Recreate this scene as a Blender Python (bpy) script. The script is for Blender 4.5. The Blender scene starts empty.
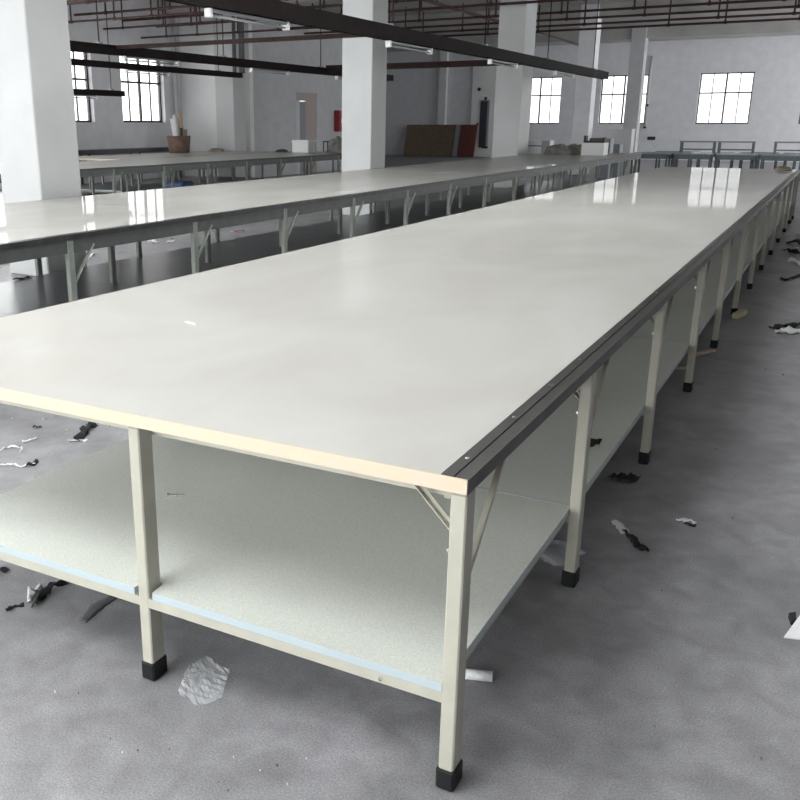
import bpy, bmesh, math, random
from mathutils import Vector, Matrix, noise
R = random.Random(7)
C = bpy.context.scene.collection
SC = bpy.context.scene

# ------------------------------------------------------------------ materials
MATS = {}
def mat(name, col, rough=.5, metal=0., spec=.5, var=0., scale=6., bump=0., bscale=60., col2=None, coat=0., detail=4.):
    if name in MATS: return MATS[name]
    m = bpy.data.materials.new(name); m.use_nodes = True
    nt = m.node_tree; b = nt.nodes['Principled BSDF']
    b.inputs['Roughness'].default_value = rough; b.inputs['Metallic'].default_value = metal
    b.inputs['Specular IOR Level'].default_value = spec
    if coat: b.inputs['Coat Weight'].default_value = coat; b.inputs['Coat Roughness'].default_value = .06
    b.inputs['Base Color'].default_value = (*col, 1)
    tc = nt.nodes.new('ShaderNodeTexCoord')
    if var or col2:
        n = nt.nodes.new('ShaderNodeTexNoise'); n.inputs['Scale'].default_value = scale; n.inputs['Detail'].default_value = detail
        nt.links.new(tc.outputs['Object'], n.inputs['Vector'])
        r = nt.nodes.new('ShaderNodeValToRGB'); nt.links.new(n.outputs['Fac'], r.inputs['Fac'])
        c2 = col2 or tuple(min(1, c*(1+var)) for c in col); c1 = col if col2 else tuple(c*(1-var) for c in col)
        r.color_ramp.elements[0].position = .35; r.color_ramp.elements[1].position = .68
        r.color_ramp.elements[0].color = (*c1, 1); r.color_ramp.elements[1].color = (*c2, 1)
        nt.links.new(r.outputs['Color'], b.inputs['Base Color'])
    if bump:
        n2 = nt.nodes.new('ShaderNodeTexNoise'); n2.inputs['Scale'].default_value = bscale; n2.inputs['Detail'].default_value = 3
        nt.links.new(tc.outputs['Object'], n2.inputs['Vector'])
        bp = nt.nodes.new('ShaderNodeBump'); bp.inputs['Strength'].default_value = bump; bp.inputs['Distance'].default_value = .01
        nt.links.new(n2.outputs['Fac'], bp.inputs['Height']); nt.links.new(bp.outputs['Normal'], b.inputs['Normal'])
    MATS[name] = m; return m

def floor_material():
    m = bpy.data.materials.new('concrete_floor'); m.use_nodes = True
    nt = m.node_tree; N = nt.nodes; L = nt.links; b = N['Principled BSDF']
    tc = N.new('ShaderNodeTexCoord')
    def noise_(s, d, dist=0.):
        n = N.new('ShaderNodeTexNoise'); n.inputs['Scale'].default_value = s; n.inputs['Detail'].default_value = d
        n.inputs['Distortion'].default_value = dist; L.new(tc.outputs['Object'], n.inputs['Vector']); return n
    big, med, fine = noise_(1.7, 10, .8), noise_(9, 10, .5), noise_(170, 4)
    r1 = N.new('ShaderNodeValToRGB'); L.new(big.outputs['Fac'], r1.inputs['Fac'])
    r1.color_ramp.elements[0].position = .3; r1.color_ramp.elements[1].position = .72
    r1.color_ramp.elements[0].color = (.235, .229, .241, 1); r1.color_ramp.elements[1].color = (.37, .36, .38, 1)
    r2 = N.new('ShaderNodeValToRGB'); L.new(med.outputs['Fac'], r2.inputs['Fac'])
    r2.color_ramp.elements[0].position = .3; r2.color_ramp.elements[1].position = .7
    r2.color_ramp.elements[0].color = (.78, .78, .78, 1); r2.color_ramp.elements[1].color = (1.12, 1.12, 1.12, 1)
    mx = N.new('ShaderNodeMixRGB'); mx.blend_type = 'MULTIPLY'; mx.inputs[0].default_value = 1
    L.new(r1.outputs['Color'], mx.inputs[1]); L.new(r2.outputs['Color'], mx.inputs[2])
    r3 = N.new('ShaderNodeValToRGB'); L.new(fine.outputs['Fac'], r3.inputs['Fac'])
    r3.color_ramp.elements[0].position = .3; r3.color_ramp.elements[1].position = .75
    r3.color_ramp.elements[0].color = (.7, .7, .7, 1); r3.color_ramp.elements[1].color = (1.3, 1.3, 1.3, 1)
    mx2 = N.new('ShaderNodeMixRGB'); mx2.blend_type = 'MULTIPLY'; mx2.inputs[0].default_value = 1
    L.new(mx.outputs[0], mx2.inputs[1]); L.new(r3.outputs['Color'], mx2.inputs[2])
    L.new(mx2.outputs[0], b.inputs['Base Color'])
    rr = N.new('ShaderNodeMapRange'); rr.inputs['To Min'].default_value = .34; rr.inputs['To Max'].default_value = .6
    L.new(med.outputs['Fac'], rr.inputs['Value']); L.new(rr.outputs[0], b.inputs['Roughness'])
    bp = N.new('ShaderNodeBump'); bp.inputs['Strength'].default_value = .25; bp.inputs['Distance'].default_value = .004
    L.new(fine.outputs['Fac'], bp.inputs['Height']); L.new(bp.outputs['Normal'], b.inputs['Normal'])
    return m

def laminate(name, c1, c2, rough, wav=.012, gloss=.42):
    """worn glossy laminate: cloudy stains, fine streaks along the length, faintly wavy surface"""
    m = bpy.data.materials.new(name); m.use_nodes = True
    nt = m.node_tree; N = nt.nodes; L = nt.links; b = N['Principled BSDF']
    tc = N.new('ShaderNodeTexCoord')
    mp = N.new('ShaderNodeMapping'); mp.inputs['Scale'].default_value = (1.0, .55, 1); L.new(tc.outputs['Object'], mp.inputs['Vector'])
    n = N.new('ShaderNodeTexNoise'); n.inputs['Scale'].default_value = 1.6; n.inputs['Detail'].default_value = 7; n.inputs['Distortion'].default_value = .5
    L.new(mp.outputs[0], n.inputs['Vector'])
    r = N.new('ShaderNodeValToRGB'); L.new(n.outputs['Fac'], r.inputs['Fac'])
    r.color_ramp.elements[0].position = .38; r.color_ramp.elements[1].position = .62
    r.color_ramp.elements[0].color = (*c1, 1); r.color_ramp.elements[1].color = (*c2, 1)
    L.new(r.outputs['Color'], b.inputs['Base Color'])
    b.inputs['Roughness'].default_value = .55; b.inputs['Specular IOR Level'].default_value = .15
    w = N.new('ShaderNodeTexNoise'); w.inputs['Scale'].default_value = 1.1; w.inputs['Detail'].default_value = 1
    L.new(tc.outputs['Object'], w.inputs['Vector'])
    bp = N.new('ShaderNodeBump'); bp.inputs['Strength'].default_value = wav; bp.inputs['Distance'].default_value = .02
    L.new(w.outputs['Fac'], bp.inputs['Height']); L.new(bp.outputs['Normal'], b.inputs['Normal'])
    gl = N.new('ShaderNodeBsdfGlossy'); gl.inputs['Roughness'].default_value = rough; L.new(bp.outputs['Normal'], gl.inputs['Normal'])
    fr = N.new('ShaderNodeFresnel'); fr.inputs['IOR'].default_value = 1.45
    st = N.new('ShaderNodeMapRange'); st.inputs['To Min'].default_value = gloss*.65; st.inputs['To Max'].default_value = gloss*1.25; L.new(n.outputs['Fac'], st.inputs['Value'])
    mu = N.new('ShaderNodeMath'); mu.operation = 'MULTIPLY'; L.new(fr.outputs[0], mu.inputs[0]); L.new(st.outputs[0], mu.inputs[1])
    ms = N.new('ShaderNodeMixShader'); L.new(mu.outputs[0], ms.inputs[0]); L.new(b.outputs[0], ms.inputs[1]); L.new(gl.outputs[0], ms.inputs[2])
    L.new(ms.outputs[0], N['Material Output'].inputs['Surface'])
    return m

def glass_material(name='window_glass', tint=(.95, .97, .97)):
    m = bpy.data.materials.new(name); m.use_nodes = True
    nt = m.node_tree; N = nt.nodes; L = nt.links
    N.remove(N['Principled BSDF'])
    t = N.new('ShaderNodeBsdfTransparent'); t.inputs['Color'].default_value = (*tint, 1)
    g = N.new('ShaderNodeBsdfGlossy'); g.inputs['Roughness'].default_value = .02
    mx = N.new('ShaderNodeMixShader'); mx.inputs[0].default_value = .05; L.new(t.outputs[0], mx.inputs[1]); L.new(g.outputs[0], mx.inputs[2])
    L.new(mx.outputs[0], N['Material Output'].inputs['Surface'])
    return m

def clear_plastic():
    m = bpy.data.materials.new('clear_film'); m.use_nodes = True
    nt = m.node_tree; N = nt.nodes; L = nt.links; b = N['Principled BSDF']
    b.inputs['Base Color'].default_value = (.75, .77, .8, 1); b.inputs['Roughness'].default_value = .18
    t = N.new('ShaderNodeBsdfTransparent'); mx = N.new('ShaderNodeMixShader'); mx.inputs[0].default_value = .35
    L.new(t.outputs[0], mx.inputs[1]); L.new(b.outputs[0], mx.inputs[2]); L.new(mx.outputs[0], N['Material Output'].inputs['Surface'])
    return m

M_FLOOR = floor_material()
M_TOP = laminate('cream_laminate', (.51, .49, .46), (.585, .57, .545), .035)
M_SHELF = mat('speckled_board', (.69, .705, .655), .42, var=.12, scale=260, detail=2, bump=.08, bscale=300)
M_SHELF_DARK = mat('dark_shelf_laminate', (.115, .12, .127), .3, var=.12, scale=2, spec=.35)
M_LIP = mat('pale_blue_edging', (.41, .475, .515), .4)
M_BAND = mat('cream_edging', (.60, .50, .385), .4)
M_LEG = mat('beige_painted_steel', (.42, .405, .345), .42, var=.05, scale=14, bump=.05, bscale=120)
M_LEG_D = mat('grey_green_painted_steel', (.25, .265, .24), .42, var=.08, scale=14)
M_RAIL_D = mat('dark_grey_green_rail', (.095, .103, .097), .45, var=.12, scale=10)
M_TRIM = mat('dark_steel_rail', (.026, .022, .02), .34, metal=.4, var=.35, scale=18)
M_TRIM_SIDE = mat('dark_steel_side', (.07, .066, .07), .4, metal=.4, var=.2, scale=10)
M_BOLT = mat('zinc_bolt', (.75, .75, .74), .22, metal=1)
M_CAP = mat('black_rubber', (.01, .01, .011), .6, spec=.25, bump=.1, bscale=80)
M_PLASTER = mat('grey_plaster', (.56, .56, .585), .85, var=.05, scale=3, bump=.06, bscale=40)
M_PLASTER_LIT = mat('lightened_grey_plaster', (.84, .84, .875), .85, var=.04, scale=3, bump=.06, bscale=40)  # grey plaster lightened to make up for missing light on left and far walls
M_WHITE = mat('white_plaster', (.64, .645, .65), .8, var=.03, scale=2, bump=.05, bscale=40)
M_BRIGHT = mat('white_paint_and_lit_wall', (.9, .9, .9), .7, var=.02, scale=2)  # pier paint; on core front and pilaster its whiteness stands in for light
M_CEIL = mat('ceiling_concrete', (.5, .49, .48), .9, var=.1, scale=1.2)
M_FRAME = mat('dark_window_frame', (.035, .028, .026), .4)
M_MULL = mat('pale_glazing_bar', (.45, .45, .47), .5)
M_GLASS = glass_material(); M_GLASS_DIM = glass_material('dimmed_window_glass', (.45, .455, .46)); M_GLASS_HALF_DIM = glass_material('half_dimmed_window_glass', (.6, .6, .605))  # tinted far and left panes hold back sky light to soften reflections
M_TRUNK = mat('black_brown_trunking', (.014, .0095, .009), .75, spec=.2, var=.2, scale=9)
M_TRUNK_R = mat('red_brown_trunking', (.026, .014, .012), .75, spec=.2, var=.2, scale=9)
M_PIPE = mat('red_oxide_pipe', (.05, .016, .013), .55, var=.3, scale=5)
M_LAMP = mat('lamp_white', (.30, .31, .33), .35)
M_TUBE = mat('unlit_tube', (.45, .47, .49), .15)
M_CAPW = mat('lamp_end_white', (.92, .92, .92), .3)
M_CARD = mat('brown_cardboard', (.18, .12, .09), .8, var=.2, scale=8)
M_BROWN = mat('brown_board', (.21, .155, .11), .7, var=.25, scale=14)
M_MAROON = mat('maroon_board', (.16, .05, .043), .6, var=.2, scale=8)
M_GREYP = mat('grey_panel', (.30, .30, .33), .6)
M_WBOX = mat('white_box', (.78, .78, .79), .5)
M_GBOX = mat('grey_box', (.30, .32, .35), .5)
M_DARK = mat('dark_item', (.03, .03, .035), .6)
M_CLOTH_B = mat('black_cloth', (.018, .018, .02), .9, bump=.5, bscale=150)
M_CLOTH_W = mat('white_cloth', (.75, .75, .76), .8, bump=.4, bscale=120)
M_CLOTH_G = mat('grey_cloth', (.19, .185, .18), .9, var=.3, scale=9, bump=.6, bscale=40)
M_CLOTH_T = mat('tan_cloth', (.30, .26, .20), .9, var=.25, scale=9, bump=.6, bscale=40)
M_GREY_S = mat('grey_strip', (.10, .10, .11), .7)
M_WOOD = mat('pale_wood', (.62, .47, .36), .6, var=.15, scale=20)
M_PLASTIC = clear_plastic()
M_RED = mat('fire_red', (.32, .02, .03), .4)
M_DOOR = mat('grey_door', (.27, .28, .31), .5)
M_BEIGE = mat('pinkish_beige_plaster', (.46, .40, .38), .85)
M_DDOOR = mat('dark_door', (.05, .058, .075), .35)
M_TEAL = mat('teal_grey_steel', (.15, .18, .20), .4, var=.1, scale=10)
M_TEALTOP = mat('teal_grey_top', (.25, .29, .31), .3)
M_BLUE = mat('blue_bundle', (.10, .16, .33), .7)
M_YEL = mat('yellow_wood', (.52, .46, .27), .6)

# ------------------------------------------------------------------ mesh helpers
def add_box(bm, x0, x1, y0, y1, z0, z1, mi=0, rot=None, bev=0.):
    r = bmesh.ops.create_cube(bm, size=1.0)
    vs = r['verts']
    for v in vs:
        v.co = Vector(((x0+x1)/2 + v.co.x*(x1-x0), (y0+y1)/2 + v.co.y*(y1-y0), (z0+z1)/2 + v.co.z*(z1-z0)))
    fs = {f for v in vs for f in v.link_faces}
    if bev:
        es = {e for v in vs for e in v.link_edges}
        rr = bmesh.ops.bevel(bm, geom=list(es), offset=bev, segments=1, affect='EDGES', profile=.5)
        fs |= set(rr['faces']); fs = {f for f in fs if f.is_valid}
        vs = list({v for f in fs for v in f.verts})
    for f in fs: f.material_index = mi
    if rot is not None:
        for v in vs: v.co = rot @ v.co
    return vs
def add_bar(bm, a, b, w, t, up=Vector((0, 0, 1)), mi=0):
    """flat bar from a to b: width w along the side vector, thickness t"""
    a, b = Vector(a), Vector(b); d = b - a; L = d.length; y = d.normalized()
    x = y.cross(up); x = x.normalized() if x.length > 1e-6 else Vector((1, 0, 0)); z = x.cross(y)
    mt = Matrix((x, y, z)).transposed()
    vs = add_box(bm, -w/2, w/2, 0, L, -t/2, t/2, mi)
    for v in vs: v.co = a + mt @ v.co
    return vs
def add_cyl(bm, a, b, r, seg=12, r2=None, mi=0):
    a, b = Vector(a), Vector(b); d = b - a
    q = Vector((0, 0, 1)).rotation_difference(d.normalized())
    rr = bmesh.ops.create_cone(bm, cap_ends=True, segments=seg, radius1=r, radius2=r if r2 is None else r2, depth=d.length)
    for v in rr['verts']: v.co = (a+b)/2 + q @ v.co
    for f in {f for v in rr['verts'] for f in v.link_faces}:
        f.material_index = mi
        if len(f.verts) == 4 and seg > 8: f.smooth = True
    return rr['verts']
def add_prism(bm, pts, z0, z1, mi=0, side_mi=None):
    lo = [bm.verts.new((x, y, z0)) for x, y in pts]; hi = [bm.verts.new((x, y, z1)) for x, y in pts]
    n = len(pts)
    fs = [bm.faces.new(hi), bm.faces.new(list(reversed(lo)))]
    for f in fs: f.material_index = mi
    for i in range(n):
        f = bm.faces.new((lo[i], lo[(i+1) % n], hi[(i+1) % n], hi[i])); f.material_index = mi if side_mi is None else side_mi
    return fs
def mesh(name, bm, mats):
    bmesh.ops.recalc_face_normals(bm, faces=bm.faces[:])
    me = bpy.data.meshes.new(name); bm.to_mesh(me); bm.free()
    for m in (mats if isinstance(mats, (list, tuple)) else [mats]): me.materials.append(m)
    return me
def link(name, me, parent=None, loc=(0, 0, 0), rz=0.):
    o = bpy.data.objects.new(name, me); C.objects.link(o); o.location = loc; o.rotation_euler = (0, 0, rz)
    if parent: o.parent = parent
    return o
def tag(o, label=None, cat=None, group=None, kind=None):
    for k, v in (('label', label), ('category', cat), ('group', group), ('kind', kind)):
        if v: o[k] = v
    return o
def thing(name, loc, label, cat, group=None, rz=0.):
    return tag(link(name, None, None, loc, rz), label, cat, group)
def struct(name, bm, mats, label, cat):
    return tag(link(name, mesh(name, bm, mats)), label, cat, None, 'structure')
def B(): return bmesh.new()
def copy_tree(o, parent=None):
    c = o.copy(); C.objects.link(c); c.parent = parent
    for ch in list(o.children): copy_tree(ch, c)
    return c

# ------------------------------------------------------------------ the room
XL, XR, YF, YB, ZC = -18.6, 6.5, 46.0, -3.6, 5.25      # left wall, right wall, far wall, near wall, ceiling
TH = .28
CORE_Y0, CORE_Y1, CORE_X = 24.0, 33.2, -16.0
bm = B(); add_box(bm, -24, XR+TH, YB-TH, YF+TH, -.2, 0)
struct('floor', bm, M_FLOOR, 'dusty grey concrete factory floor littered with cloth scraps', 'floor')
# roof lights added out of view to brighten the table and floor (x0, x1, y0, y1)
SKY_ = {(-2.0, .9): ((-8.8, -6.2), (-4.4, -1.6)), (2.6, 4.4): ((-4.6, -2.2),), (6.9, 9.8): ((-18.2, -15.2), (-12.4, -8.6), (-4.4, -1.7))}
SKY = [(a, b, c, d) for (c, d), r in SKY_.items() for a, b in r]
bm = B(); yc = YB-TH
for (c, d), r in SKY_.items():
    add_box(bm, -24.3, XR+TH, yc, c, ZC, ZC+.2); yc = d; xc = -24.3
    for a, b in r: add_box(bm, xc, a, c, d, ZC, ZC+.2); xc = b
    add_box(bm, xc, XR+TH, c, d, ZC, ZC+.2)
add_box(bm, -24.3, XR+TH, yc, YF+TH, ZC, ZC+.2)
for y in (7.45, 15.35, 23.3, 31.3, 39.3): add_box(bm, -24, XR, y-.18, y+.18, ZC-.42, ZC)
struct('ceiling', bm, M_CEIL, 'dim grey concrete ceiling with beams above the pipes', 'ceiling')

def wall(name, axis, pos, thick, a0, a1, openings, label, m=M_PLASTER, z1=ZC):
    """axis 'x': wall at x=pos..pos+thick running along y; 'y': at y=pos..pos+thick running along x. openings: (a0,a1,z0,z1)"""
    bm = B()
    def bx(p, q, zlo, zhi):
        if q-p < 1e-4 or zhi-zlo < 1e-4: return
        lo, hi = min(pos, pos+thick), max(pos, pos+thick)
        if axis == 'x': add_box(bm, lo, hi, p, q, zlo, zhi)
        else: add_box(bm, p, q, lo, hi, zlo, zhi)
    cur = a0
    for (p, q, zlo, zhi) in sorted(openings):
        bx(cur, p, 0, z1); bx(p, q, 0, zlo); bx(p, q, zhi, z1); cur = q
    bx(cur, a1, 0, z1)
    return struct(name, bm, m, label, 'wall')

NWIN = [0]
def window(axis, pos, a0, a1, z0, z1, zt, label, dark=True, thin=.035, glass=None):
    """frame with four columns, a heavy centre bar and a transom; one pane sheet behind the bars"""
    NWIN[0] += 1
    w = tag(link('window_%d' % NWIN[0], None, None, (0, 0, 0)), label, 'window', None, 'structure')
    t0, t1 = pos-.03, pos+.03
    def bx(bm, p, q, zl, zh, d=.0):
        if axis == 'x': add_box(bm, t0-d, t1+d, p, q, zl, zh)
        else: add_box(bm, p, q, t0-d, t1+d, zl, zh)
    mm = M_FRAME if dark else M_MULL
    bm = B(); e = .055
    bx(bm, a0, a0+e, z0, z1); bx(bm, a1-e, a1, z0, z1); bx(bm, a0, a1, z0, z0+e); bx(bm, a0, a1, z1-e, z1)
    c = (a0+a1)/2; bx(bm, c-.035, c+.035, z0, z1, .004); bx(bm, a0, a1, zt-.03, zt+.03, .006)
    link('window_frame', mesh('window_frame', bm, M_FRAME), w)
    bm = B(); q = (a1-a0)/4
    for x in (a0+q, a1-q): bx(bm, x-thin/2, x+thin/2, z0+.05, z1-.05, -.006)
    link('glazing_bars', mesh('glazing_bars', bm, mm), w)
    bm = B()
    if axis == 'x': add_box(bm, pos-.003, pos+.003, a0+.04, a1-.04, z0+.04, z1-.04)
    else: add_box(bm, a0+.04, a1-.04, pos-.003, pos+.003, z0+.04, z1-.04)
    link('window_pane', mesh('window_pane', bm, glass or M_GLASS), w)
    return w
PORTALS = []
def portal(axis, pos, a0, a1, z0, z1, inward):
    l = bpy.data.lights.new('daylight_portal', 'AREA'); l.shape = 'RECTANGLE'; l.cycles.is_portal = True
    l.size = a1-a0; l.size_y = z1-z0
    o = bpy.data.objects.new('daylight_portal', l); C.objects.link(o)
    c = (a0+a1)/2; zc = (z0+z1)/2
    o.location = (pos, c, zc) if axis == 'x' else (c, pos, zc)
    d = Vector((inward, 0, 0)) if axis == 'x' else Vector((0, inward, 0))
    o.rotation_euler = d.to_track_quat('-Z', 'Y').to_euler()
    PORTALS.append(o)

# left wall (windows every 3.15 m), far wall, near wall behind the camera, right wall
LZ0, LZ1, LZT = 1.66, 3.56, 2.80
left_w = [(21.2 - 3.15*k, 23.15 - 3.15*k) if k < 2 else (20.75 - 3.15*k, 23.2 - 3.15*k) for k in range(8)]  # windows past the first two are out of view, enlarged for more light
wall('wall_left', 'x', XL, -TH, YB-TH, CORE_Y0+.2, [(a, b, LZ0 if k < 2 else .3, LZ1 if k < 2 else 5.0) for k, (a, b) in enumerate(left_w)], 'grey plaster wall on the left with tall dark framed windows', M_PLASTER_LIT)
for k, (a, b) in enumerate(left_w):
    window('x', XL-.16, a, b, LZ0 if k < 2 else .3, LZ1 if k < 2 else 5.0, LZT, ['dark framed window nearest the corner with the fabric roll bin', 'dark framed window second from the corner, beside the big white pillar'][k] if k < 2 else 'dark framed left wall window enlarged for more light, number %d from the far corner' % (k+1), glass=M_GLASS_HALF_DIM if k < 2 else None)
    portal('x', XL-.3, a, b, LZ0 if k < 2 else .3, LZ1 if k < 2 else 5.0, 1)
FZ0, FZ1, FZT = 1.62, 3.82, 2.96
far_w = [(-14.6, -12.47), (-10.58, -8.45), (-6.2, -3.97), (-1.97, .25), (2.3, 4.5)]
far_lab = ['bright window directly right of the third pillar', 'bright window half hidden by the furthest pillar', 'bright four-column window above the stacked work frames', 'bright window at the right edge above the work frames', 'far wall window right of the view', 'last far wall window on the right']
wall('wall_far', 'y', YF, TH, -24, XR+TH, [(a, b, FZ0, FZ1) for a, b in far_w], 'long grey far wall with bright windows', M_PLASTER_LIT)
for k, (a, b) in enumerate(far_w):
    window('y', YF+.14, a, b, FZ0, FZ1, FZT, far_lab[k], dark=False, thin=.045, glass=M_GLASS_DIM)
    portal('y', YF+.3, a, b, FZ0, FZ1, -1)
near_w = [(-17.9, -14.9, .4, 4.7), (-14.4, -11.4, .4, 4.7), (-10.6, -8.6, .9, 3.6), (-5.6, -3.9, .12, 3.9), (-3.75, -2.05, .12, 3.9), (-1.9, -.2, .12, 3.9)]  # windows added out of view to brighten the foreground
wall('wall_near', 'y', YB, -TH, -24, XR+TH, near_w, 'plaster wall behind the photographer with added windows')
for k, (a, b, c, d) in enumerate(near_w):
    window('y', YB-.16, a, b, c, d, 2.6, 'added window behind the photographer, number %d from the left corner' % (k+1))
    portal('y', YB-.3, a, b, c, d, 1)
right_w = [(23.2, 25.8), (28.4, 31.8), (33.4, 36.4), (37.4, 40.4), (41.4, 44.8)]  # unseen windows added to light the far end of the hall
wall('wall_right', 'x', XR, TH, YB-TH, YF+TH, [(a, b, 1.0, 4.2) for a, b in right_w], 'plaster wall on the right side of the hall')
for k, (a, b) in enumerate(right_w):
    window('x', XR+.14, a, b, 1.0, 4.2, 2.8, 'added right wall window, number %d from the near corner' % (k+1))
    portal('x', XR+.3, a, b, 1.0, 4.2, -1)
for k, (x0, x1, y0, y1) in enumerate(SKY):
    NWIN[0] += 1
    w = tag(link('window_%d' % NWIN[0], None), ('left one of the two added roof lights behind the photographer', 'right one of the two added roof lights behind the photographer', 'small added roof light over the near end of the foreground table', 'added roof light along the windowed wall', 'wide added roof light over the third table', 'added roof light over the foreground table')[k], 'window', None, 'structure')
    bm = B()
    for i in range(5): add_box(bm, x0+(x1-x0)*i/4-.03, x0+(x1-x0)*i/4+.03, y0, y1, ZC+.06, ZC+.14)
    for y in (y0, (y0+y1)/2, y1): add_box(bm, x0, x1, y-.03, y+.03, ZC+.06, ZC+.14)
    link('window_frame', mesh('window_frame', bm, M_FRAME), w)
    bm = B(); add_box(bm, x0, x1, y0, y1, ZC+.095, ZC+.101); link('window_pane', mesh('window_pane', bm, M_GLASS), w)
    l = bpy.data.lights.new('daylight_portal', 'AREA'); l.shape = 'RECTANGLE'; l.cycles.is_portal = True; l.size = x1-x0; l.size_y = y1-y0
    o = bpy.data.objects.new('daylight_portal', l); C.objects.link(o); o.location = ((x0+x1)/2, (y0+y1)/2, ZC+.25)
bm = B(); add_box(bm, -24.3, -24, CORE_Y1-.2, YF+TH, 0, ZC)
struct('wall_alcove', bm, M_PLASTER, 'hidden end wall beyond the stair core', 'wall')

# stair core block: front (whitened to stand in for daylight) and long side with a doorway
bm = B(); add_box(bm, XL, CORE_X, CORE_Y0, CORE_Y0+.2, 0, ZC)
struct('wall_core_front', bm, M_BRIGHT, 'white wall end, colour brightened for window light, behind the fabric roll bin', 'wall')
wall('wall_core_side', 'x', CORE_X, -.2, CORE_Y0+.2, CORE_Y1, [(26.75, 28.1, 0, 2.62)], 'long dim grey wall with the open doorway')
bm = B(); add_box(bm, -24, CORE_X, CORE_Y1-.2, CORE_Y1, 0, ZC)
struct('wall_core_back', bm, M_PLASTER, 'back of the stair core', 'wall')
d = tag(link('door_1', None), 'pinkish beige doorway with a grey door leaf ajar', 'door', None, 'structure')
bm = B()
add_box(bm, CORE_X-.16, CORE_X-.03, 26.75, 28.1, 2.36, 2.62); add_box(bm, CORE_X-.16, CORE_X-.03, 27.52, 28.1, 0, 2.36)
link('beige_surround', mesh('beige_surround', bm, M_BEIGE), d)
bm = B(); add_box(bm, CORE_X-.16, CORE_X-.02, 26.75, 27.0, 0, 2.36)
link('pale_jamb', mesh('pale_jamb', bm, M_WHITE), d)
bm = B(); add_box(bm, CORE_X-.14, CORE_X-.09, 27.06, 27.5, .01, 2.34)
dl = link('door_leaf', mesh('door_leaf', bm, M_DOOR), d)
bm = B(); add_cyl(bm, (CORE_X-.09, 27.1, 1.05), (CORE_X-.03, 27.1, 1.05), .02); add_box(bm, CORE_X-.05, CORE_X-.03, 27.08, 27.22, 1.035, 1.065)
link('handle', mesh('handle', bm, M_DARK), dl)
# white piers and the small dark door on the far wall
bm = B(); add_box(bm, -17.0, -14.75, YF-.14, YF, 0, ZC)
struct('trim_1', bm, M_BRIGHT, 'white pier of the far wall holding the narrow dark door', 'wall')
bm = B(); add_box(bm, -18.8, -18.4, YF-.2, YF, 0, ZC)  # pilaster added to stand in for a brightly lit face
struct('trim_2', bm, M_BRIGHT, 'narrow white pilaster added for a lit face behind the brown boards', 'wall')
d = tag(link('door_2', None), 'narrow dark door in the white pier of the far wall', 'door', None, 'structure')
bm = B(); add_box(bm, -16.5, -16.12, YF-.19, YF-.14, .46, 2.72)
link('door_leaf', mesh('door_leaf', bm, M_DDOOR), d)
bm = B(); add_box(bm, -16.12, -16.02, YF-.2, YF-.14, .46, 2.72); add_box(bm, -16.5, -16.02, YF-.2, YF-.14, 2.72, 2.78)
link('door_frame', mesh('door_frame', bm, M_GREYP), d)
bm = B(); add_box(bm, -16.3, -16.0, YF-.26, YF-.14, .42, .52)
link('threshold', mesh('threshold', bm, M_DARK), d)

# pillars
def pillar(x1, y0, label, w=.65, d=None, m=M_WHITE):
    bm = B(); add_box(bm, x1-w, x1, y0, y0+(d or w), 0, ZC-.01, bev=.012)
    struct('pillar', bm, m, label, 'pillar')
for y, l, w, d, m in ((7.08, 'big white square pillar at the left edge of the picture', .6, .61, M_WHITE), (15.0, 'white square pillar in the middle, standing beyond the second table', .6, .6, M_WHITE),
             (23.6, 'grey-white pillar at the left of the far window', .7, .9, M_WHITE), (31.0, 'distant pillar between the first and second far windows', .55, .55, M_PLASTER_LIT), (39.0, 'furthest pillar, greyed for dim light, in front of the second far window', .55, .55, M_PLASTER)):  # far two take wall plasters; the furthest is greyed for dim light
    pillar(-7.42, y, l, w, d, m)
for y, l in ((7.08, 'pillar of the left row outside the view'), (15.0, 'pillar of the left row hidden behind the big one'), (23.05, 'pillar standing in front of the brightened white wall end')):
    pillar(-15.95, y, l)

# ------------------------------------------------------------------ cutting tables
LEGW, LEGD = .04, .06
def leg_mesh(m, top=.81):
    bm = B(); add_box(bm, -LEGW/2, LEGW/2, -LEGD/2, LEGD/2, .045, top, bev=.004); return mesh('leg', bm, m)
def cap_mesh():
    bm = B(); add_box(bm, -LEGW/2-.005, LEGW/2+.005, -LEGD/2-.005, LEGD/2+.005, 0, .062, bev=.006); return mesh('foot_cap', bm, M_CAP)
def bolt_mesh(r=.007, h=.006):
    bm = B(); add_cyl(bm, (0, 0, 0), (0, 0, h), r, 8, r*.75); return mesh('bolt', bm, M_BOLT)
ME_CAP, ME_BOLT = cap_mesh(), bolt_mesh()
ME_LEG = {id(M_LEG): leg_mesh(M_LEG), id(M_LEG_D): leg_mesh(M_LEG_D)}
def brace_mesh(dx, dy, m, zlo=.55, zhi=.80, w=.018):
    """L-section brace from the leg up to the top frame"""
    bm = B(); a = Vector((0, 0, zlo)); b = Vector((dx, dy, zhi))
    add_bar(bm, a, b, w, .003)
    w_ = (b-a).normalized().cross(Vector((0, 0, 1))).normalized(); n = w_.cross((b-a).normalized())
    add_bar(bm, a+w_*.0075+n*.006, b+w_*.0075+n*.006, .003, .012)
    return mesh('brace', bm, m)
BR = {}
def brace(dx, dy, m, **k):
    key = (dx, dy, id(m), tuple(k.items()))
    if key not in BR: BR[key] = brace_mesh(dx, dy, m, **k)
    return BR[key]

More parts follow.
